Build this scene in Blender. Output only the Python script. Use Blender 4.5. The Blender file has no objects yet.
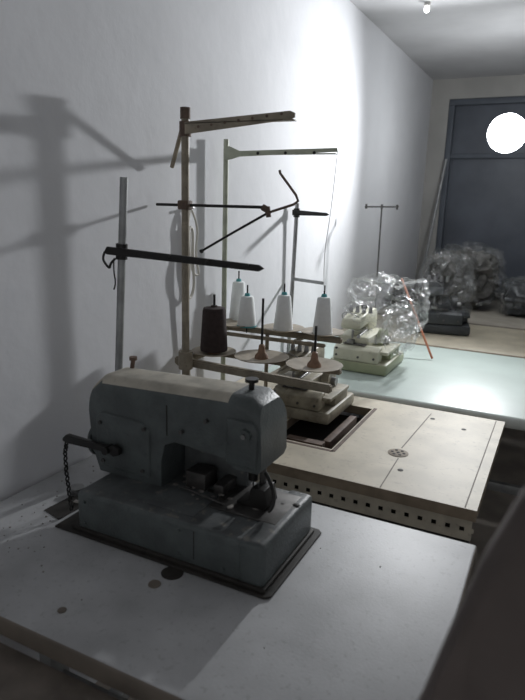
import bpy, bmesh, math, random
from mathutils import Vector, Matrix, noise
random.seed(7)
sc=bpy.context.scene
COL=sc.collection
# ---------------------------------------------------------------- materials
def mat(name,col,rough=.6,metal=0.,noise_amt=.0,nscale=20.,col2=None,bump=0.,bscale=60.,spots=0.,sscale=90.,spotcol=(.05,.045,.04)):
    m=bpy.data.materials.new(name);m.use_nodes=True
    nt=m.node_tree;N=nt.nodes;Lk=nt.links;b=N['Principled BSDF']
    b.inputs['Roughness'].default_value=rough;b.inputs['Metallic'].default_value=metal
    tc=N.new('ShaderNodeTexCoord');last=None
    if noise_amt>0 or col2:
        n=N.new('ShaderNodeTexNoise');n.inputs['Scale'].default_value=nscale;n.inputs['Detail'].default_value=6
        Lk.new(tc.outputs['Object'],n.inputs['Vector'])
        r=N.new('ShaderNodeValToRGB');c2=col2 or tuple(max(0,c*(1-noise_amt)) for c in col)
        r.color_ramp.elements[0].position=.36;r.color_ramp.elements[1].position=.62
        r.color_ramp.elements[0].color=(*c2,1);r.color_ramp.elements[1].color=(*col,1)
        Lk.new(n.outputs['Fac'],r.inputs['Fac']);last=r.outputs['Color']
    if spots>0:
        n2=N.new('ShaderNodeTexNoise');n2.inputs['Scale'].default_value=sscale;n2.inputs['Detail'].default_value=3
        Lk.new(tc.outputs['Object'],n2.inputs['Vector'])
        r2=N.new('ShaderNodeValToRGB');r2.color_ramp.elements[0].position=.60;r2.color_ramp.elements[1].position=.70
        r2.color_ramp.elements[0].color=(0,0,0,1);r2.color_ramp.elements[1].color=(spots,)*3+(1,)
        Lk.new(n2.outputs['Fac'],r2.inputs['Fac'])
        mx=N.new('ShaderNodeMix');mx.data_type='RGBA'
        Lk.new(r2.outputs['Color'],mx.inputs['Factor'])
        if last: Lk.new(last,mx.inputs['A'])
        else: mx.inputs['A'].default_value=(*col,1)
        mx.inputs['B'].default_value=(*spotcol,1);last=mx.outputs['Result']
    if last: Lk.new(last,b.inputs['Base Color'])
    else: b.inputs['Base Color'].default_value=(*col,1)
    if bump>0:
        n3=N.new('ShaderNodeTexNoise');n3.inputs['Scale'].default_value=bscale;n3.inputs['Detail'].default_value=4
        Lk.new(tc.outputs['Object'],n3.inputs['Vector'])
        bp=N.new('ShaderNodeBump');bp.inputs['Strength'].default_value=bump;bp.inputs['Distance'].default_value=.01
        Lk.new(n3.outputs['Fac'],bp.inputs['Height']);Lk.new(bp.outputs['Normal'],b.inputs['Normal'])
    return m
M={}
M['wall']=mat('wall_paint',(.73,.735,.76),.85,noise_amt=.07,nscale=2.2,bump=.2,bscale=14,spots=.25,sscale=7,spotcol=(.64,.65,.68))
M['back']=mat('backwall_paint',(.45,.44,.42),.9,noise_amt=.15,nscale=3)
M['ceil']=mat('ceiling_paint',(.54,.54,.55),.9,noise_amt=.12,nscale=3,bump=.2,bscale=10)
M['floor']=mat('floor_concrete',(.45,.40,.35),.8,noise_amt=.3,nscale=5,bump=.2)
M['t1']=mat('laminate_grey',(.50,.505,.515),.5,noise_amt=.24,nscale=6,spots=.5,sscale=110,spotcol=(.30,.30,.30),bump=.05,bscale=200)
M['t2']=mat('laminate_cream',(.60,.54,.425),.55,noise_amt=.2,nscale=9,spots=.4,sscale=70,spotcol=(.34,.30,.24))
M['t3']=mat('laminate_green',(.50,.58,.54),.42,noise_amt=.08,nscale=6,spots=.2,sscale=80,spotcol=(.40,.45,.41))
M['t4']=mat('laminate_tan',(.48,.43,.33),.5,noise_amt=.2,nscale=9,spots=.4,sscale=40,spotcol=(.30,.27,.22))
M['t5']=mat('laminate_brown',(.36,.33,.28),.6,noise_amt=.2,nscale=9)
M['edge']=mat('edge_wood',(.20,.17,.14),.7,noise_amt=.3,nscale=12)
M['edge_c']=mat('edge_cream',(.32,.26,.19),.7,noise_amt=.3,nscale=20)
M['rail']=mat('rail_cream_paint',(.60,.56,.46),.6,noise_amt=.2,nscale=25,spots=.4,sscale=60,spotcol=(.25,.2,.15))
M['edge_g']=mat('edge_pale',(.66,.70,.67),.5,noise_amt=.1,nscale=12)
M['mach']=mat('hammered_grey_paint',(.098,.114,.114),.42,noise_amt=.3,nscale=18,spots=.4,sscale=45,spotcol=(.06,.068,.07),bump=.2,bscale=180)
M['mtop']=mat('cream_dusty_paint',(.52,.485,.41),.7,noise_amt=.3,nscale=22,spots=.4,sscale=60,spotcol=(.3,.27,.22))
M['mbed']=mat('worn_grey_top',(.12,.13,.132),.5,noise_amt=.4,nscale=18,spots=.6,sscale=55,spotcol=(.24,.22,.19),bump=.1)
M['black']=mat('black_metal',(.018,.017,.016),.45,metal=.3)
M['dark']=mat('dark_oil_rubber',(.03,.026,.022),.7,noise_amt=.4,nscale=30)
M['steel']=mat('steel_dull',(.36,.36,.36),.4,metal=.9,noise_amt=.25,nscale=30)
M['steeld']=mat('steel_dirty',(.13,.125,.12),.5,metal=.7,noise_amt=.4,nscale=30)
M['steelp']=mat('pole_grey_paint',(.36,.37,.37),.45,metal=.4,noise_amt=.25,nscale=20)
M['beige']=mat('beige_enamel',(.33,.285,.215),.5,noise_amt=.3,nscale=30,spots=.4,sscale=60,spotcol=(.12,.08,.05))
M['pole2']=mat('pole_cream_paint',(.50,.53,.42),.5,noise_amt=.2,nscale=20)
M['rust']=mat('rusty_brown',(.15,.10,.075),.7,noise_amt=.4,nscale=40)
M['disc']=mat('spool_pad_plastic',(.38,.33,.26),.55,noise_amt=.25,nscale=25)
M['cone_b']=mat('thread_brown',(.050,.034,.033),.9,noise_amt=.3,nscale=80)
M['cone_w']=mat('thread_white',(.88,.90,.90),.85,noise_amt=.04,nscale=80)
M['cone_core']=mat('cone_plastic_teal',(.10,.38,.40),.5)
M['holder']=mat('spindle_base_brown',(.32,.19,.12),.55,noise_amt=.3,nscale=40)
M['cream']=mat('machine_cream',(.64,.63,.50),.45,noise_amt=.15,nscale=14,spots=.3,sscale=50,spotcol=(.25,.22,.15))
M['green']=mat('machine_green',(.40,.43,.28),.45,noise_amt=.2,nscale=14)
M['old']=mat('machine_old_beige',(.42,.38,.29),.5,noise_amt=.4,nscale=22,spots=.6,sscale=40,spotcol=(.14,.10,.07))
M['dkmach']=mat('machine_dark',(.05,.055,.06),.4,noise_amt=.3,nscale=20)
M['wire']=mat('white_cable',(.62,.60,.55),.6)
M['orange']=mat('orange_stick',(.55,.20,.11),.5,noise_amt=.2,nscale=20)
M['frame']=mat('window_frame_bluegrey',(.11,.125,.15),.6,noise_amt=.15,nscale=8)
M['pane']=mat('window_dark_pane',(.095,.108,.135),.45,noise_amt=.25,nscale=4)
M['cloth']=mat('taupe_cloth',(.13,.108,.10),.95,noise_amt=.25,nscale=6,bump=.3,bscale=40)
M['cloth2']=mat('grey_cloth',(.14,.135,.125),.95,noise_amt=.6,nscale=15)
M['wood']=mat('old_wood',(.20,.17,.145),.75,noise_amt=.4,nscale=14)
M['dust']=mat('thread_lint',(.30,.28,.26),.95,noise_amt=.4,nscale=60)
def film(name,tint,alpha):
    m=bpy.data.materials.new(name);m.use_nodes=True;nt=m.node_tree;N=nt.nodes;Lk=nt.links
    for n in list(N):
        if n.type=='BSDF_PRINCIPLED':N.remove(n)
    t=N.new('ShaderNodeBsdfTransparent');g=N.new('ShaderNodeBsdfGlossy');g.inputs['Roughness'].default_value=.18
    d=N.new('ShaderNodeBsdfDiffuse');d.inputs['Color'].default_value=(*tint,1);g.inputs['Color'].default_value=(.8,.8,.82,1)
    tc=N.new('ShaderNodeTexCoord');v=N.new('ShaderNodeTexNoise');v.inputs['Scale'].default_value=16;v.inputs['Detail'].default_value=3;v.inputs['Distortion'].default_value=1.6
    Lk.new(tc.outputs['Object'],v.inputs['Vector'])
    bp=N.new('ShaderNodeBump');bp.inputs['Strength'].default_value=.9;bp.inputs['Distance'].default_value=.03
    Lk.new(v.outputs['Fac'],bp.inputs['Height']);Lk.new(bp.outputs['Normal'],g.inputs['Normal'])
    a=N.new('ShaderNodeMixShader');a.inputs[0].default_value=.5;Lk.new(d.outputs[0],a.inputs[1]);Lk.new(g.outputs[0],a.inputs[2])
    x=N.new('ShaderNodeMixShader');fr=N.new('ShaderNodeLayerWeight');fr.inputs['Blend'].default_value=.25;Lk.new(bp.outputs['Normal'],fr.inputs['Normal'])
    mr=N.new('ShaderNodeMapRange');mr.inputs['To Min'].default_value=alpha;mr.inputs['To Max'].default_value=min(1,alpha+.45)
    Lk.new(fr.outputs['Facing'],mr.inputs['Value']);Lk.new(mr.outputs['Result'],x.inputs[0])
    Lk.new(t.outputs[0],x.inputs[1]);Lk.new(a.outputs[0],x.inputs[2]);Lk.new(x.outputs[0],N['Material Output'].inputs[0])
    return m
M['film']=film('clear_plastic_film',(.60,.61,.59),.06)
M['film2']=film('cloudy_plastic_film',(.18,.19,.18),.10)
def emis(name,col,s):
    m=bpy.data.materials.new(name);m.use_nodes=True;b=m.node_tree.nodes['Principled BSDF']
    b.inputs['Base Color'].default_value=(1,1,1,1);b.inputs['Emission Color'].default_value=(*col,1);b.inputs['Emission Strength'].default_value=s
    return m
# ---------------------------------------------------------------- helpers
def grp(name,loc=(0,0,0),rotz=0):
    e=bpy.data.objects.new(name,None);e.location=loc;e.rotation_euler=(0,0,rotz);e.empty_display_size=.05;COL.objects.link(e);return e
def add(name,bm,mats,parent=None,smooth=False,topmat=None,xlim=None):
    me=bpy.data.meshes.new(name)
    if xlim is not None:
        bmesh.ops.bisect_plane(bm,geom=list(bm.verts)+list(bm.edges)+list(bm.faces),plane_co=(xlim,0,0),plane_no=(1,0,.0))
    bm.normal_update()
    if topmat is not None:
        for f in bm.faces:
            if f.normal.z>topmat and (xlim is None or f.calc_center_median().x<xlim): f.material_index=1
    if smooth:
        for f in bm.faces:f.smooth=True
    bm.to_mesh(me);bm.free()
    for m in (mats if isinstance(mats,(list,tuple)) else [mats]): me.materials.append(M[m] if isinstance(m,str) else m)
    if smooth:
        try: me.set_sharp_from_angle(angle=math.radians(40))
        except Exception: pass
    o=bpy.data.objects.new(name,me);COL.objects.link(o)
    if parent: o.parent=parent
    return o
def bbox(bm,x0,x1,y0,y1,z0,z1):
    r=bmesh.ops.create_cube(bm,size=1)
    for v in r['verts']:
        v.co=Vector(((x0+x1)/2+v.co.x*(x1-x0),(y0+y1)/2+v.co.y*(y1-y0),(z0+z1)/2+v.co.z*(z1-z0)))
    return r['verts']
def box(name,x0,x1,y0,y1,z0,z1,m,parent=None,bev=0.,seg=2,topmat=None):
    bm=bmesh.new();bbox(bm,x0,x1,y0,y1,z0,z1)
    if bev>0: bmesh.ops.bevel(bm,geom=list(bm.edges),offset=bev,segments=seg,profile=.5,affect='EDGES')
    return add(name,bm,m,parent,smooth=bev>0,topmat=topmat)
def prof(name,pts,y0,y1,m,parent=None,bev=.008,seg=3,plane='XZ',topmat=None,big=None,xlim=None):
    bm=bmesh.new()
    def P(a,b,c): return (a,c,b) if plane=='XZ' else ((c,a,b) if plane=='YZ' else (a,b,c))
    vs=[bm.verts.new(P(a,b,y0)) for a,b in pts];f=bm.faces.new(vs)
    r=bmesh.ops.extrude_face_region(bm,geom=[f]);nv=[g for g in r['geom'] if isinstance(g,bmesh.types.BMVert)]
    dv=Vector(P(0,0,y1-y0));bmesh.ops.translate(bm,verts=nv,vec=dv)
    bmesh.ops.recalc_face_normals(bm,faces=list(bm.faces))
    if big:
        zc,off=big
        es=[e for e in bm.edges if all(v.co.z>zc for v in e.verts) and abs(e.verts[0].co.y-e.verts[1].co.y)<1e-5]
        bmesh.ops.bevel(bm,geom=es,offset=off,segments=6,profile=.5,affect='EDGES',clamp_overlap=True)
    elif bev>0: bmesh.ops.bevel(bm,geom=list(bm.edges),offset=bev,segments=seg,profile=.5,affect='EDGES',clamp_overlap=True)
    return add(name,bm,m,parent,smooth=True,topmat=topmat,xlim=xlim)
def cyl(name,p0,p1,r0,m,parent=None,r1=None,n=20,bev=0):
    p0=Vector(p0);p1=Vector(p1);d=p1-p0;bm=bmesh.new()
    bmesh.ops.create_cone(bm,cap_ends=True,segments=n,radius1=r0,radius2=r0 if r1 is None else r1,depth=d.length)
    bmesh.ops.transform(bm,matrix=Matrix.Translation((p0+p1)/2)@d.to_track_quat('Z','Y').to_matrix().to_4x4(),verts=bm.verts)
    return add(name,bm,m,parent,smooth=True)
def lathe(name,pr,c,m,parent=None,n=32):
    bm=bmesh.new();rings=[]
    for r,z in pr:
        rings.append([bm.verts.new((c[0]+max(r,1e-4)*math.cos(2*math.pi*i/n),c[1]+max(r,1e-4)*math.sin(2*math.pi*i/n),c[2]+z)) for i in range(n)])
    for a,b in zip(rings,rings[1:]):
        for i in range(n): bm.faces.new((a[i],a[(i+1)%n],b[(i+1)%n],b[i]))
    bm.faces.new(rings[-1]);bm.faces.new(list(reversed(rings[0])))
    return add(name,bm,m,parent,smooth=True)
def wire(name,pts,r,m,parent=None,smooth=True,res=6):
    c=bpy.data.curves.new(name,'CURVE');c.dimensions='3D';c.bevel_depth=r;c.bevel_resolution=3;c.resolution_u=res;c.use_fill_caps=True
    s=c.splines.new('NURBS' if smooth else 'POLY');s.points.add(len(pts)-1)
    for p,q in zip(s.points,pts): p.co=(*q,1)
    if smooth: s.use_endpoint_u=True;s.order_u=3
    c.materials.append(M[m]);o=bpy.data.objects.new(name,c);COL.objects.link(o)
    if parent:o.parent=parent
    return o
def bar(nm,a,b,wd,h,m,par):
    a=Vector(a);b=Vector(b);d=(b-a);bm=bmesh.new();bmesh.ops.create_cube(bm,size=1)
    L=d.length
    for v in bm.verts:v.co=Vector((v.co.x*L,v.co.y*wd,v.co.z*h))
    bmesh.ops.bevel(bm,geom=list(bm.edges),offset=min(wd,h)*.2,segments=2,affect='EDGES')
    q=d.to_track_quat('X','Z');bmesh.ops.transform(bm,matrix=Matrix.Translation((a+b)/2)@q.to_matrix().to_4x4(),verts=bm.verts)
    return add(nm,bm,m,par,smooth=True)
# ---------------------------------------------------------------- room
WX=-1.116;BY=5.17;CZ=2.432
RX=1.9;FY=-1.4
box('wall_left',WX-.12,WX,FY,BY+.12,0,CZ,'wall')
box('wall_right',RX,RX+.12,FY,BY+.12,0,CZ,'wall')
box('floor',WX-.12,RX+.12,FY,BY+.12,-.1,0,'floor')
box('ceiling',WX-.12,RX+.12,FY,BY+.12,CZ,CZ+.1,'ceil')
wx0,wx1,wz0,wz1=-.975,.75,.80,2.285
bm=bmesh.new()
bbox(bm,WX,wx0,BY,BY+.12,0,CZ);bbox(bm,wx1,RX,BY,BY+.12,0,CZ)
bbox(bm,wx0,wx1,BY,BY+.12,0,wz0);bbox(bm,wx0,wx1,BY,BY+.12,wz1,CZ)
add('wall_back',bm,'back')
w=grp('window_1')
t=.045
for i,(a,b,c,d) in enumerate([(wx0,wx1,wz1-t,wz1),(wx0,wx1,wz0,wz0+t),(wx0,wx0+t,wz0+t,wz1-t),(wx1-t,wx1,wz0+t,wz1-t),(wx0+.84,wx0+.88,wz0+t,wz1-t)]):
    box('frame_%d'%i,a,b,BY+.01,BY+.06,c,d,'frame',w,bev=.004)
box('transom',wx0+t,wx1-t,BY+.015,BY+.05,1.84,1.875,'frame',w,bev=.004)
box('pane',wx0+.01,wx1-.01,BY+.06,BY+.075,wz0+.01,wz1-.01,'pane',w)
box('sill',wx0-.03,wx1+.03,BY-.06,BY,wz0-.03,wz0,'back',w,bev=.005)
# ---------------------------------------------------------------- tables
def legs(g,x0,x1,y0,y1,z,m='steelp'):
    for i,x in enumerate((x0+.1,x1-.12)):
        box('leg_post_%d'%i,x-.02,x+.02,(y0+y1)/2-.03,(y0+y1)/2+.03,.04,z-.001,m,g,bev=.004)
        box('foot_%d'%i,x-.025,x+.025,y0+.06,y1-.06,0,.04,m,g,bev=.008)
        box('leg_head_%d'%i,x-.02,x+.02,y0+.08,y1-.08,z-.03,z,m,g,bev=.004)
    box('cross_rail',x0+.1,x1-.12,(y0+y1)/2-.015,(y0+y1)/2+.015,.25,.29,m,g,bev=.004)
def table(x0,x1,y0,y1,mt,me,th=.04,bev=.012,hole=None):
    g=grp('sewing_table')
    if hole:
        hx0,hx1,hy0,hy1=hole;bm=bmesh.new();z0,z1=.75-th,.75
        bbox(bm,x0,hx0,y0,y1,z0,z1);bbox(bm,hx1,x1,y0,y1,z0,z1);bbox(bm,hx0,hx1,y0,hy0,z0,z1);bbox(bm,hx0,hx1,hy1,y1,z0,z1)
        add('top',bm,[me,mt],g,topmat=.8)
    else: box('top',x0,x1,y0,y1,.75-th,.75,[me,mt],g,bev=bev,seg=3,topmat=.8)
    legs(g,x0,x1,y0,y1,.75-th)
    return g
W0=WX+.004
T1=table(W0,-.085,.60,1.246,'t1','edge',bev=.006)
T2=table(W0,-.107,1.40,2.10,'t2','edge_c',th=.030,hole=(-.75,-.54,1.575,1.99))
T3=table(W0,.45,2.156,3.13,'t3','edge_g',th=.045,bev=.018)
T4=table(W0,.45,3.15,3.89,'t4','edge_c')
T5=table(W0,.45,3.93,5.05,'t5','edge')
bm=bmesh.new()
bbox(bm,-1.05,-.115,1.415,1.418,.693,.714);bbox(bm,-1.05,-.115,1.415,1.418,.662,.681)
xx=-1.05;k=0
while xx<-.12:
    bbox(bm,xx,xx+.022,1.415,1.418,.681,.693);xx+=.034
bbox(bm,-1.05,-.115,1.415,1.45,.659,.662)
add('slotted_rail',bm,'rail',T2)
box('rail_backing',-1.05,-.12,1.45,1.455,.62,.712,'dark',T2)
box('recess_tray',-.77,-.52,1.56,2.01,.66,.70,'dark',T2)
box('recess_wood_strip',-.70,-.58,1.60,1.63,.70,.745,'rust',T2)
box('recess_lever',-.60,-.575,1.66,1.93,.70,.735,'rust',T2,bev=.004)
def cap(name,x,y,r,m,parent,h=.002,n=24):
    return lathe(name,[(r*.98,0),(r,h*.6),(r*.9,h),(r*.3,h)],(x,y,.75),m,parent,n)
cap('plug_cap',-.36,1.648,.030,'edge_c',T2)
for i in range(6):
    a=i*math.pi/3;cap('plug_hole_%d'%i,-.36+.017*math.cos(a),1.648+.017*math.sin(a),.0045,'dark',T2,.0032,10)
cap('plug_center',-.36,1.648,.005,'dark',T2,.0032,10)
cap('screw_hole',-.325,1.535,.008,'dark',T2,.001);cap('screw_hole_b',-.22,1.95,.008,'dark',T2,.001);cap('screw_hole_c',-.33,2.0,.008,'dark',T2,.001)
def groove(name,a,b,wd,m,parent,h=.0008):
    a=Vector((*a,.75));b=Vector((*b,.75));d=(b-a).normalized();n=Vector((-d.y,d.x,0))*wd/2;bm=bmesh.new()
    vs=[bm.verts.new(p) for p in (a-n,b-n,b+n,a+n)];f=bm.faces.new(vs)
    r=bmesh.ops.extrude_face_region(bm,geom=[f]);bmesh.ops.translate(bm,verts=[v for v in r['geom'] if isinstance(v,bmesh.types.BMVert)],vec=(0,0,h))
    bmesh.ops.recalc_face_normals(bm,faces=list(bm.faces));add(name,bm,m,parent)
groove('seam_line',(-.36,1.69),(-.345,2.05),.003,'edge',T2);groove('seam_line_b',(-.345,1.405),(-.35,1.61),.003,'edge',T2)
groove('edge_seam',(-.135,1.405),(-.135,2.095),.003,'edge',T2)
groove('recess_border',(-.53,1.56),(-.53,2.0),.012,'rust',T2);groove('recess_border_b',(-.75,1.562),(-.53,1.562),.012,'rust',T2)
cap('oil_cap',-.596,.845,.022,'dark',T1,.003)
cap('plug_cap_b',-.605,.80,.012,'edge',T1,.003);cap('plug_cap_c',-.701,.663,.008,'edge',T1)
for i in range(70):
    u=random.random()
    x=random.uniform(-1.08,-.2) if u<.3 else random.uniform(-1.08,-.88);y=random.uniform(.66,1.22)
    if -.90<x<-.39 and .83<y<1.15: continue
    cap('speck_%d'%i,x,y,random.uniform(.001,.0026),random.choice(['edge','dust','dust']),T1,.0012,7)
# ---------------------------------------------------------------- front machine
G=grp('sewing_machine')
prof('bed_tray',[(-.915,.858),(-.405,.858),(-.395,.868),(-.395,1.12),(-.405,1.13),(-.915,1.13)],.7505,.755,'dark',G,bev=.002,plane='XY')
box('bed',-.862,-.415,.872,1.105,.755,.845,['mach','mbed'],G,bev=.010,seg=3,topmat=.85)
box('bed_end_cover',-.470,-.4125,.869,1.108,.758,.848,['mach','mbed'],G,bev=.012,seg=3,topmat=.85)
box('bed_base_flange',-.875,-.408,.866,1.112,.755,.764,'dark',G,bev=.003)
pts=[(-.885,.845),(-.905,.90),(-.912,.985),(-.906,1.045),(-.880,1.068),(-.57,1.080),(-.51,1.080),(-.488,1.064),(-.478,1.02),(-.476,.945),(-.482,.930),(-.535,.930),(-.555,.947),(-.68,.957),(-.705,.945),(-.715,.905),(-.715,.845)]
prof('arm_body',pts,.975,1.095,['mach','mtop'],G,topmat=.50,big=(1.03,.036),xlim=-.555)
prof('head_face_plate',[(-.553,.940),(-.486,.940),(-.484,1.02),(-.494,1.036),(-.553,1.036)],.969,.98,'mach',G,bev=.004)
cyl('tension_dial',(-.508,.970,1.010),(-.508,.960,1.010),.012,'mach',G)
cyl('tension_screw',(-.508,.961,1.010),(-.508,.955,1.010),.005,'steel',G)
prof('column_cover',[(-.88,.86),(-.89,.90),(-.89,.975),(-.875,.99),(-.76,.985),(-.742,.965),(-.742,.86)],.970,.98,'mach',G,bev=.005)
box('arm_cover_seam',-.70,-.698,.9735,.98,.968,1.035,'dark',G)
cyl('needle_bar',(-.515,1.02,.93),(-.515,1.02,.90),.006,'steel',G)
cyl('needle_clamp',(-.515,1.02,.91),(-.515,1.02,.893),.010,'black',G)
cyl('needle',(-.515,1.02,.893),(-.515,1.02,.852),.0018,'steel',G)
cyl('presser_bar',(-.493,1.02,.93),(-.493,1.02,.875),.007,'steeld',G)
prof('presser_foot',[(-.535,.849),(-.470,.849),(-.465,.858),(-.473,.892),(-.503,.892),(-.510,.862),(-.535,.856)],.985,1.035,'black',G,bev=.002)
wire('foot_lifter',[(-.478,1.0,.925),(-.455,.99,.905),(-.445,.975,.87),(-.455,.97,.86)],.004,'black',G)
box('needle_plate',-.58,-.43,.95,1.08,.845,.849,'steeld',G,bev=.001)
box('slide_plate',-.70,-.585,.90,1.09,.845,.8475,'mbed',G,bev=.001)
box('bed_seam',-.566,-.564,.8715,.874,.775,.835,'dark',G)
wire('looper_thread_guide',[(-.68,.99,.848),(-.65,.97,.862),(-.60,.965,.858),(-.55,.965,.852)],.002,'steeld',G)
box('looper_bracket',-.67,-.62,1.0,1.05,.847,.885,'steeld',G,bev=.003)
box('looper_bracket_b',-.60,-.575,1.0,1.06,.847,.87,'steeld',G,bev=.003)
box('looper_cover',-.714,-.55,1.06,1.09,.846,.952,'mbed',G,bev=.006)
cyl('thread_post',(-.535,1.04,1.075),(-.535,1.04,1.100),.006,'black',G);cyl('thread_post_cap',(-.535,1.04,1.096),(-.535,1.04,1.103),.014,'black',G)
cyl('thread_pin',(-.865,1.07,1.06),(-.860,1.07,1.090),.005,'rust',G);cyl('thread_pin_cap',(-.860,1.07,1.088),(-.860,1.07,1.096),.009,'rust',G)
for i,(x,z) in enumerate([(-.87,.875),(-.76,.875),(-.755,.972),(-.875,.965),(-.60,1.02),(-.66,.985)]):
    cyl('screw_%d'%i,(x,.976,z),(x,.966,z),.0045,'steeld',G,n=10)
for i,(x,z) in enumerate([(-.84,.775),(-.84,.825),(-.60,.775),(-.60,.828),(-.50,.775)]):
    cyl('bed_screw_%d'%i,(x,.874,z),(x,.868,z),.004,'mach',G,n=10)
cyl('wheel_shaft',(-.89,1.045,.89),(-.945,1.045,.89),.012,'steeld',G)
cyl('handwheel',(-.915,1.045,.89),(-.932,1.045,.89),.044,'mach',G,n=36);cyl('handwheel_groove',(-.932,1.045,.89),(-.938,1.045,.89),.036,'dark',G,n=36);cyl('handwheel_rim',(-.938,1.045,.89),(-.946,1.045,.89),.044,'mach',G,n=36)
prof('stitch_lever',[(-.975,.912),(-.965,.922),(-.84,.918),(-.828,.926),(-.812,.918),(-.812,.905),(-.828,.898),(-.84,.905),(-.965,.902),(-.975,.906)],.952,.966,'black',G,bev=.002)
cyl('lever_pivot',(-.845,.97,.911),(-.845,.945,.911),.009,'black',G)
cp=[(-.970,.962,.905),(-.966,.950,.88),(-.955,.94,.84),(-.94,.93,.80),(-.925,.92,.765)]
for i in range(16):
    f=i/15*(len(cp)-1);k=min(int(f),len(cp)-2);p=Vector(cp[k]).lerp(Vector(cp[k+1]),f-k)
    bm=bmesh.new()
    ring=[]
    for a in range(10):
        th=a*math.pi/5;rr=[]
        for b in range(5):
            ph=b*2*math.pi/5;R=.0045+.002*math.cos(ph);v=Vector((R*math.cos(th),.002*math.sin(ph),R*1.3*math.sin(th)))
            if i%2: v=Vector((v.y,v.x,v.z))
            rr.append(bm.verts.new(p+v))
        ring.append(rr)
    for a in range(10):
        for b in range(5): bm.faces.new((ring[a][b],ring[(a+1)%10][b],ring[(a+1)%10][(b+1)%5],ring[a][(b+1)%5]))
    bmesh.ops.recalc_face_normals(bm,faces=list(bm.faces));add('chain_link_%d'%i,bm,'black',G,smooth=True)
prof('belt_slot',[(-.99,.90),(-.93,.885),(-.92,1.06),(-.98,1.06)],.7503,.7515,'dark',G,bev=0,plane='XY')
lathe('bobbin',[(.018,0),(.018,.003),(.008,.003),(.008,.012),(.018,.012),(.018,.015)],(-.985,1.0,.752),'steel',G)
for i in range(40):
    a=random.choice([0,1,2])
    if a==0:p=(random.uniform(-.70,-.42),random.uniform(.98,1.05),.8475)
    elif a==1:p=(random.uniform(-.95,-.90),random.uniform(.87,1.1),.755)
    else:p=(random.uniform(-.68,-.45),random.uniform(.95,1.05),.8495)
    r=random.uniform(.003,.007);bm=bmesh.new();bmesh.ops.create_icosphere(bm,subdivisions=1,radius=r)
    for v in bm.verts: v.co=Vector((v.co.x*random.uniform(.8,1.6),v.co.y*random.uniform(.8,1.6),v.co.z*.35+.001))+Vector(p)
    add('lint_%d'%i,bm,random.choice(['dust','dust','dark']),G,smooth=True)
# front machine's thread stand
S=grp('thread_stand')
cyl('pole',(-.990,1.15,.751),(-.939,1.15,1.498),.0095,'steelp',S);cyl('base_nut',(-.990,1.15,.7505),(-.9895,1.15,.765),.022,'dark',S)
prof('arm_bar',[(-.995,1.322),(-.985,1.337),(-.575,1.322),(-.563,1.315),(-.575,1.308),(-.985,1.318)],1.134,1.142,'black',S,bev=.002)
cyl('arm_clamp',(-.9525,1.15,1.308),(-.9505,1.15,1.345),.014,'black',S)
wire('rubber_loop',[(-.99,1.135,1.325),(-.995,1.13,1.31),(-.985,1.13,1.295),(-.972,1.13,1.285),(-.97,1.13,1.30),(-.955,1.13,1.31)],.003,'black',S)
wire('thread_tail',[(-.965,1.137,1.31),(-.968,1.137,1.28),(-.96,1.137,1.25),(-.968,1.137,1.235)],.0018,'black',S)
for i,x in enumerate((-.80,-.70,-.60)): cyl('guide_eye_%d'%i,(x,1.133,1.327+(-.80-x)*.03),(x,1.130,1.327+(-.80-x)*.03),.003,'dark',S,n=10)
# ---------------------------------------------------------------- main thread stand
S=grp('thread_stand')
PX,PY=-1.003,1.5
cyl('pole',(PX,PY,.751),(PX,PY,1.70),.0115,'beige',S);cyl('pole_cap',(PX,PY,1.672),(PX,PY,1.702),.0145,'rust',S)
cyl('pole_base_nut',(PX,PY,.7505),(PX,PY,.77),.024,'beige',S)
prof('upper_arm',[(-1.008,1.628),(-1.008,1.662),(-.675,1.680),(-.661,1.674),(-.661,1.664),(-.675,1.659),(-.97,1.632)],1.485,1.492,'beige',S,bev=.0015)
prof('upper_arm_flange',[(-1.008,1.485),(-.665,1.485),(-.665,1.510),(-1.008,1.518)],1.657,1.660,'beige',S,bev=.0005,plane='XY')
for i in range(7):
    x=-.95+i*.042;cyl('arm_slot_%d'%i,(x,1.4853,1.648+.35*i*.012),(x,1.4838,1.648+.35*i*.012),.004,'rust',S,n=10)
cyl('arm_clamp',(PX,PY,1.625),(PX,PY,1.665),.017,'rust',S)
cyl('cross_rod',(-1.105,1.5,1.436),(-.745,1.5,1.438),.0042,'black',S,n=12)
box('rod_clamp',-1.02,-.985,1.482,1.512,1.424,1.450,'rust',S,bev=.004)
cyl('rod_end_clamp',(-.752,1.5,1.438),(-.735,1.5,1.430),.009,'rust',S);cyl('rod_end_clamp_b',(-.738,1.5,1.440),(-.733,1.5,1.412),.007,'rust',S)
wire('tension_wire',[(-.942,1.5,1.311),(-.85,1.5,1.362),(-.735,1.5,1.424)],.0035,'black',S,smooth=False)
wire('hook_wire',[(-.735,1.5,1.424),(-.66,1.5,1.448),(-.648,1.5,1.457),(-.655,1.5,1.472),(-.703,1.5,1.527),(-.705,1.5,1.535)],.0035,'rust',S,smooth=False)
cyl('wire_eye',(-.942,1.5,1.311),(-.950,1.5,1.306),.006,'black',S)
cyl('added_shadow_rod',(-1.005,1.508,1.69),(-1.083,1.548,1.545),.0065,'beige',S,n=10)  # added rod hidden behind the pole, placed to cast the diagonal wall shadow
cyl('platform_collar',(PX,PY,.945),(PX,PY,1.0),.022,'beige',S)
bar('platform_bar',(-1.06,1.53,.958),(-.525,1.50,.958),.02,.024,'beige',S)
bar('platform_bar_back',(-1.06,1.68,.958),(-.56,1.68,.958),.02,.018,'beige',S)
bar('side_bar',(-1.03,1.50,.958),(-1.03,1.69,.958),.02,.02,'beige',S)
bar('side_bar_b',(-.72,1.50,.958),(-.72,1.69,.958),.02,.018,'beige',S)
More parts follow.
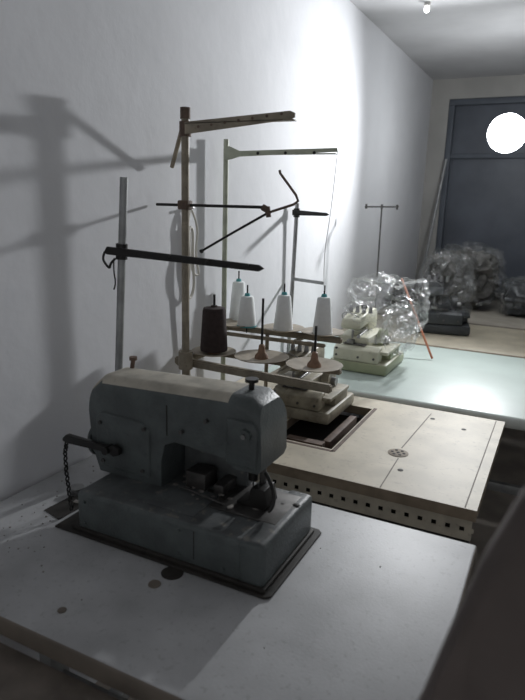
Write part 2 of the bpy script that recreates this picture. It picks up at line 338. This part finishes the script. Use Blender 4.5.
bar('lower_bracket',(-1.03,1.49,.90),(-.80,1.47,.90),.02,.016,'beige',S)
DC=[(-.970,1.613),(-.809,1.635),(-.631,1.635)]
def disc(i,c,z,r,S,col='disc'):
    lathe('spool_pad_%d'%i,[(.012,0),(r*.55,.002),(r*.97,.010),(r,.013),(r*.97,.0135),(r*.5,.006),(.01,.006)],(c[0],c[1],z),col,S,40)
for i,c in enumerate(DC):
    disc(i,c,.970,.086 if i else .072,S)
    lathe('spindle_base_%d'%i,[(.022,0),(.021,.008),(.012,.02),(.009,.042),(.004,.046)],(c[0],c[1],.976),'holder',S,20)
    cyl('spindle_%d'%i,(c[0],c[1],1.0),(c[0],c[1],1.165 if i<2 else 1.10),.0038,'black',S,n=10)
lathe('thread_cone_brown',[(.043,0),(.044,.005),(.037,.128),(.034,.138),(.012,.141),(.010,.145)],(DC[0][0],DC[0][1],.985),'cone_b',S,32)
# ---------------------------------------------------------------- second stand
S=grp('thread_stand')
cyl('pole',(-1.078,1.86,.751),(-1.078,1.86,1.655),.009,'pole2',S);cyl('base_nut',(-1.078,1.86,.7505),(-1.078,1.86,.77),.02,'pole2',S)
prof('upper_arm',[(-1.082,1.585),(-1.082,1.625),(-1.06,1.632),(-1.02,1.616),(-.675,1.622),(-.672,1.610),(-1.02,1.598),(-1.05,1.590)],1.848,1.853,'pole2',S,bev=.001)
prof('upper_arm_flange',[(-1.05,1.85),(-.68,1.85),(-.68,1.875),(-1.05,1.875)],1.604,1.607,'pole2',S,bev=.0005,plane='XY')
for i,x in enumerate((-.95,-.85,-.75)): cyl('arm_eye_%d'%i,(x,1.849,1.608),(x,1.846,1.608),.005,'black',S,n=10)
wire('thread',[(-.675,1.855,1.615),(-.676,1.84,1.50),(-.680,1.83,1.40),(-.69,1.82,1.28),(-.706,1.885,1.17)],.0012,'cone_w',S)
DC2=[(-1.027,1.853),(-.846,1.873),(-.706,1.889)]
bar('platform_bar',(-1.095,1.86,1.008),(-.63,1.88,1.008),.02,.02,'beige',S)
bar('platform_bar_front',(-1.095,1.78,1.002),(-.66,1.80,1.002),.012,.012,'beige',S)
bar('platform_side',(-1.06,1.78,1.002),(-1.06,1.95,1.002),.012,.012,'beige',S)
bar('platform_side_b',(-.77,1.78,1.002),(-.77,1.95,1.002),.012,.012,'beige',S)
cyl('brace_post',(-.90,1.86,.751),(-.90,1.86,1.0),.007,'beige',S)
for i,c in enumerate(DC2): disc(i,c,1.017,.075,S)
for i,(c,h) in enumerate([((-1.06,1.935),.140),(DC2[1],.118),(DC2[2],.122),((-.975,1.845),.105)]):
    z=1.025
    lathe('thread_cone_%d'%i,[(.033,0),(.034,.005),(.023,h-.005),(.020,h),(.008,h+.002)],(c[0],c[1],z),'cone_w',S,28)
    lathe('cone_tip_%d'%i,[(.011,0),(.009,.008),(.008,.011)],(c[0],c[1],z+h),'cone_core',S,16)
    cyl('spindle_%d'%i,(c[0],c[1],1.0),(c[0],c[1],z+h+.04),.0028,'black',S,n=8)
    lathe('cone_rim_%d'%i,[(.035,0),(.035,.005)],(c[0],c[1],1.023),'cone_core' if i==3 else 'cone_w',S,28)
g=grp('power_cable')
wire('loop_1',[(-1.10,1.67,1.42),(-1.095,1.65,1.38),(-1.10,1.655,1.30),(-1.09,1.63,1.22),(-1.10,1.66,1.12),(-1.10,1.70,1.16),(-1.095,1.68,1.26),(-1.10,1.69,1.37),(-1.10,1.655,1.36),(-1.09,1.66,1.24),(-1.10,1.64,1.10),(-1.10,1.66,.95),(-1.10,1.68,.76)],.005,'wire',g)
wire('loop_2',[(-1.10,1.67,1.43),(-1.09,1.71,1.38),(-1.10,1.70,1.27),(-1.09,1.72,1.20),(-1.10,1.67,1.22),(-1.10,1.67,1.35)],.004,'wire',g)
cyl('wall_hook',(-1.116,1.67,1.42),(-1.085,1.67,1.43),.004,'steel',g)
S=grp('thread_stand')
cyl('pole',(-1.098,2.5,.751),(-1.084,2.5,1.452),.009,'steel',S);cyl('base_nut',(-1.090,2.5,.7505),(-1.090,2.5,.768),.02,'dark',S)
prof('arm_bar',[(-1.10,1.400),(-1.10,1.424),(-.94,1.416),(-.925,1.408),(-.94,1.402)],2.484,2.491,'black',S,bev=.002)
cyl('arm_clamp',(-1.085,2.5,1.392),(-1.085,2.5,1.43),.014,'black',S)
bar('mid_arm',(-1.09,2.49,1.12),(-.93,2.47,1.115),.008,.014,'steelp',S)
S=grp('thread_stand')
cyl('rod',(-.895,3.2,.751),(-.900,3.2,1.456),.0045,'steeld',S,n=12);cyl('base_nut',(-.895,3.2,.7505),(-.895,3.2,.77),.018,'dark',S)
cyl('cross_rod',(-.992,3.2,1.445),(-.810,3.2,1.450),.004,'steeld',S,n=10)
for i,x in enumerate((-.985,-.90,-.818)): cyl('eye_%d'%i,(x,3.2,1.435),(x,3.2,1.46),.006,'steeld',S,n=10)
bar('platform',(-1.0,3.2,1.05),(-.79,3.2,1.05),.02,.012,'steelp',S)
# ---------------------------------------------------------------- plastic
def crumple(name,c,s,m,seed,amp=.25,parent=None,sub=4,flat=None,freq=3.,box_=.0):
    bm=bmesh.new();bmesh.ops.create_icosphere(bm,subdivisions=sub,radius=1)
    for v in bm.verts:
        n=v.co.normalized()
        mx=max(abs(n.x),abs(n.y),abs(n.z));bx=n*(1/mx)
        b=n.lerp(bx,box_)
        rd=1-abs(noise.noise(n*freq+Vector((seed,0,0))))*2.2
        rd2=1-abs(noise.noise(n*freq*2.4+Vector((0,seed,0))))*2.0
        k=1+amp*(rd*.6+rd2*.3-.5)
        v.co=Vector((b.x*k*s[0],b.y*k*s[1],b.z*k*s[2]))+Vector(c)
        if flat is not None and v.co.z<flat: v.co.z=flat+random.uniform(0,.002)
    o=add(name,bm,m,parent,smooth=True)
    return o
# ---------------------------------------------------------------- overlock machines
def overlock(name,loc,rot,mb,mt,s=1.):
    g=grp(name,loc,rot);g.scale=(s,s,s)
    box('base',-.13,.13,-.15,.17,0,.05,[mb,mt],g,bev=.012,topmat=.9)
    box('body',-.12,.03,-.09,.16,.05,.15,mt,g,bev=.014)
    prof('front_cover',[(-.15,.05),(-.145,.10),(-.11,.115),(-.085,.115),(-.085,.05)],-.115,.09,mt,g,bev=.006,plane='YZ')
    prof('upper_arm',[(.16,.15),(.16,.225),(.13,.25),(-.02,.245),(-.10,.225),(-.115,.20),(-.11,.18),(-.06,.185),(.03,.19),(.06,.15)],-.10,-.01,mt,g,bev=.012,plane='YZ')
    box('cloth_plate',.0,.125,-.12,.10,.085,.10,mt,g,bev=.004)
    box('cloth_plate_support',.03,.12,-.05,.10,.05,.085,mb,g,bev=.004)
    box('needle_plate',-.08,.02,-.12,-.04,.115,.12,'steeld',g,bev=.001)
    cyl('needle_bar',(-.05,-.085,.19),(-.05,-.085,.135),.005,'steel',g,n=12)
    box('presser_foot',-.065,-.035,-.12,-.06,.12,.135,'steel',g,bev=.002)
    prof('presser_arm',[(-.09,.14),(-.085,.155),(.03,.165),(.03,.15)],-.03,-.015,'steel',g,bev=.002,plane='YZ')
    for i in range(4):
        cyl('tension_knob_%d'%i,(-.085+i*.03,-.02,.246),(-.085+i*.03,-.02,.275),.010,'steel',g,n=16,r1=.007)
    wire('thread_guide',[(-.10,-.09,.225),(-.10,-.12,.255),(-.04,-.13,.26),(-.02,-.10,.235)],.002,'steel',g)
    cyl('handwheel',(.035,.05,.12),(.065,.05,.12),.048,mb,g,n=32);cyl('handwheel_hub',(.065,.05,.12),(.085,.05,.12),.018,'steel',g)
    cyl('oil_cap',(-.055,.08,.245),(-.055,.08,.262),.014,'dark',g)
    for i,(x,z) in enumerate([(-.10,.07),(-.10,.10),(.07,.07),(.0,.07)]): cyl('screw_%d'%i,(x,-.145,z),(x,-.152,z),.005,'steeld',g,n=10)
    return g
overlock('overlock_machine',(-.725,1.87,.751),0,'old','old',.85)
g=overlock('overlock_machine',(-.735,2.56,.751),0,'green','cream',.98)
crumple('plastic_cover',(.06,.06,.27),(.16,.20,.14),'film',3.3,.5,g,5,.12,1.6,.35)
crumple('plastic_cover_fold',(.13,.05,.18),(.07,.13,.11),'film',8.1,.5,g,4,.06,2,.3)
g=overlock('overlock_machine',(-.60,3.62,.751),.2,'dkmach','dkmach',1.15)
crumple('plastic_cover',(0,.02,.20),(.13,.17,.18),'film2',5.2,.45,g,5,.004,1.8,.35)
crumple('cloth_wad',(-.04,.12,.27),(.08,.08,.10),'cloth2',2.2,.4,g,4,None,2)
g=grp('wooden_stick');bar('stick',(-.72,3.02,1.10),(-.497,2.826,.757),.008,.010,'orange',g)
g=grp('plastic_covered_bundle')
crumple('bundle',(-.62,4.55,.97),(.21,.2,.19),'cloth2',9.2,.4,g,5,.755,2,.3);crumple('film_cover',(-.62,4.55,.98),(.25,.22,.22),'film2',9.9,.4,g,5,.752,2,.3)
g=grp('plastic_covered_bundle')
crumple('bundle',(-.20,4.45,.86),(.14,.16,.12),'dkmach',4.2,.3,g,4,.755,2,.3);crumple('film_cover',(-.20,4.45,.87),(.17,.18,.14),'film2',1.9,.4,g,5,.752,2,.3)
g=grp('cloth_pile')
for i in range(4): crumple('fold_%d'%i,(-1.0,4.30,.777+i*.035),(.085-.005*i,.12,.026),'cloth2',i*3.1,.3,g,3,.752,2,.3)
g=grp('leaning_rod');cyl('rod',(-1.04,4.98,.757),(-.948,5.13,1.83),.012,'steelp',g)
# ---------------------------------------------------------------- lamp: globe work light on a stand
g=grp('floor_lamp')
LP=Vector((-.383,3.81,1.87));LD=Vector((-.08,-1,-.10)).normalized();RD=Vector((1,.12,0)).normalized()
bm=bmesh.new();bmesh.ops.create_uvsphere(bm,u_segments=36,v_segments=22,radius=.105);bmesh.ops.translate(bm,verts=bm.verts,vec=LP)
add('globe_bulb',bm,emis('lamp_glow',(.95,.98,1.0),26.),g,smooth=True)
cyl('socket',LP+RD*.10,LP+RD*.17,.03,'dark',g)
cyl('arm',LP+RD*.16,(.55,3.9,1.88),.010,'dark',g)
cyl('pole',(.55,3.9,.0),(.55,3.9,1.90),.014,'dark',g);cyl('base',(.55,3.9,0),(.55,3.9,.04),.10,'dark',g,n=32)
ld=bpy.data.lights.new('lamp_beam','SPOT');ld.energy=138;ld.color=(.96,.98,1.0);ld.spot_size=math.radians(150);ld.spot_blend=1.0;ld.shadow_soft_size=.04
lo=bpy.data.objects.new('lamp_beam',ld);COL.objects.link(lo);lo.parent=g
lo.location=LP+LD*.155;lo.rotation_euler=LD.to_track_quat('-Z','Y').to_euler()
g=grp('ceiling_bulb')
cyl('holder',(-.77,3.28,2.415),(-.77,3.28,CZ),.015,'back',g);lathe('bulb',[(.004,0),(.012,.006),(.014,.016),(.010,.03)],(-.77,3.28,2.385),emis('small_bulb_glow',(1,1,1),6),g,16)
# ---------------------------------------------------------------- draped chair
g=grp('draped_chair')
for i,(x,y) in enumerate([(.02,.44),(.40,.44),(.02,.05),(.40,.05)]):
    cyl('leg_%d'%i,(x,y,0),(x,y,.45),.016,'wood',g)
box('seat',-.01,.43,.02,.46,.45,.49,'wood',g,bev=.01)
cyl('back_post_l',(.03,.445,.49),(.04,.4425,1.2),.012,'wood',g);cyl('back_post_r',(.40,.445,.49),(.39,.4425,1.2),.012,'wood',g)
bm=bmesh.new();prof_l=[(-.095,.93),(-.075,1.0),(-.060,1.045),(-.045,1.11),(-.025,1.19),(-.005,1.25),(.03,1.295),(.09,1.315),(.21,1.32),(.33,1.315),(.40,1.28),(.44,1.18),(.47,1.0),(.475,.93)]
n=24
bot=.62
rows=[]
NS=len(prof_l)
for side,yy in ((0,.41),(1,.475)):
    rr=[]
    for j in range(NS):
        x,z=prof_l[j];col=[]
        for k in range(n+1):
            zz=bot+(z-bot)*(k/n)
            yb=yy+.012*math.sin(x*60+zz*3)+(.02*(1-k/n)*(1 if side else -1))
            if k==n: yb=.4425+(yb-.4425)*.45
            col.append(bm.verts.new((x,yb,zz)))
        rr.append(col)
    for j in range(NS-1):
        for k in range(n):
            bm.faces.new((rr[j][k],rr[j+1][k],rr[j+1][k+1],rr[j][k+1]))
    rows.append(rr)
for j in range(NS-1): bm.faces.new((rows[0][j][n],rows[0][j+1][n],rows[1][j+1][n],rows[1][j][n]))
for e in (0,NS-1):
    for k in range(n): bm.faces.new((rows[0][e][k],rows[0][e][k+1],rows[1][e][k+1],rows[1][e][k]))
bmesh.ops.recalc_face_normals(bm,faces=list(bm.faces))
o=add('cloth_cover',bm,'cloth',g,smooth=True)
g=grp('wooden_bench')
box('plank',-1.10,-.34,.16,.597,.665,.705,'wood',g,bev=.005)
for i,(x,y) in enumerate([(-1.05,.20),(-.39,.20),(-1.05,.54),(-.39,.54)]): box('leg_%d'%i,x-.02,x+.02,y-.02,y+.02,0,.665,'wood',g)
# ---------------------------------------------------------------- world
wd=bpy.data.worlds.new('world');sc.world=wd;wd.use_nodes=True
bg=wd.node_tree.nodes['Background'];bg.inputs['Color'].default_value=(.97,.98,1.0,1);bg.inputs['Strength'].default_value=.38
# ---------------------------------------------------------------- camera
Xh=Vector((1248,-185,600)).normalized();Yh=Vector((309,138,-600)).normalized();Zh=Xh.cross(Yh).normalized()
cam=bpy.data.cameras.new('camera');cam.sensor_fit='VERTICAL';cam.sensor_height=35;cam.lens=30;cam.clip_start=.02
co=bpy.data.objects.new('camera',cam);COL.objects.link(co)
R=Matrix((Xh,Yh,Zh)).to_4x4();co.matrix_world=Matrix.Translation((0,0,1.45))@R
cam.dof.use_dof=True;cam.dof.focus_distance=1.9;cam.dof.aperture_fstop=4.5
sc.camera=co
sc.view_settings.view_transform='Standard'
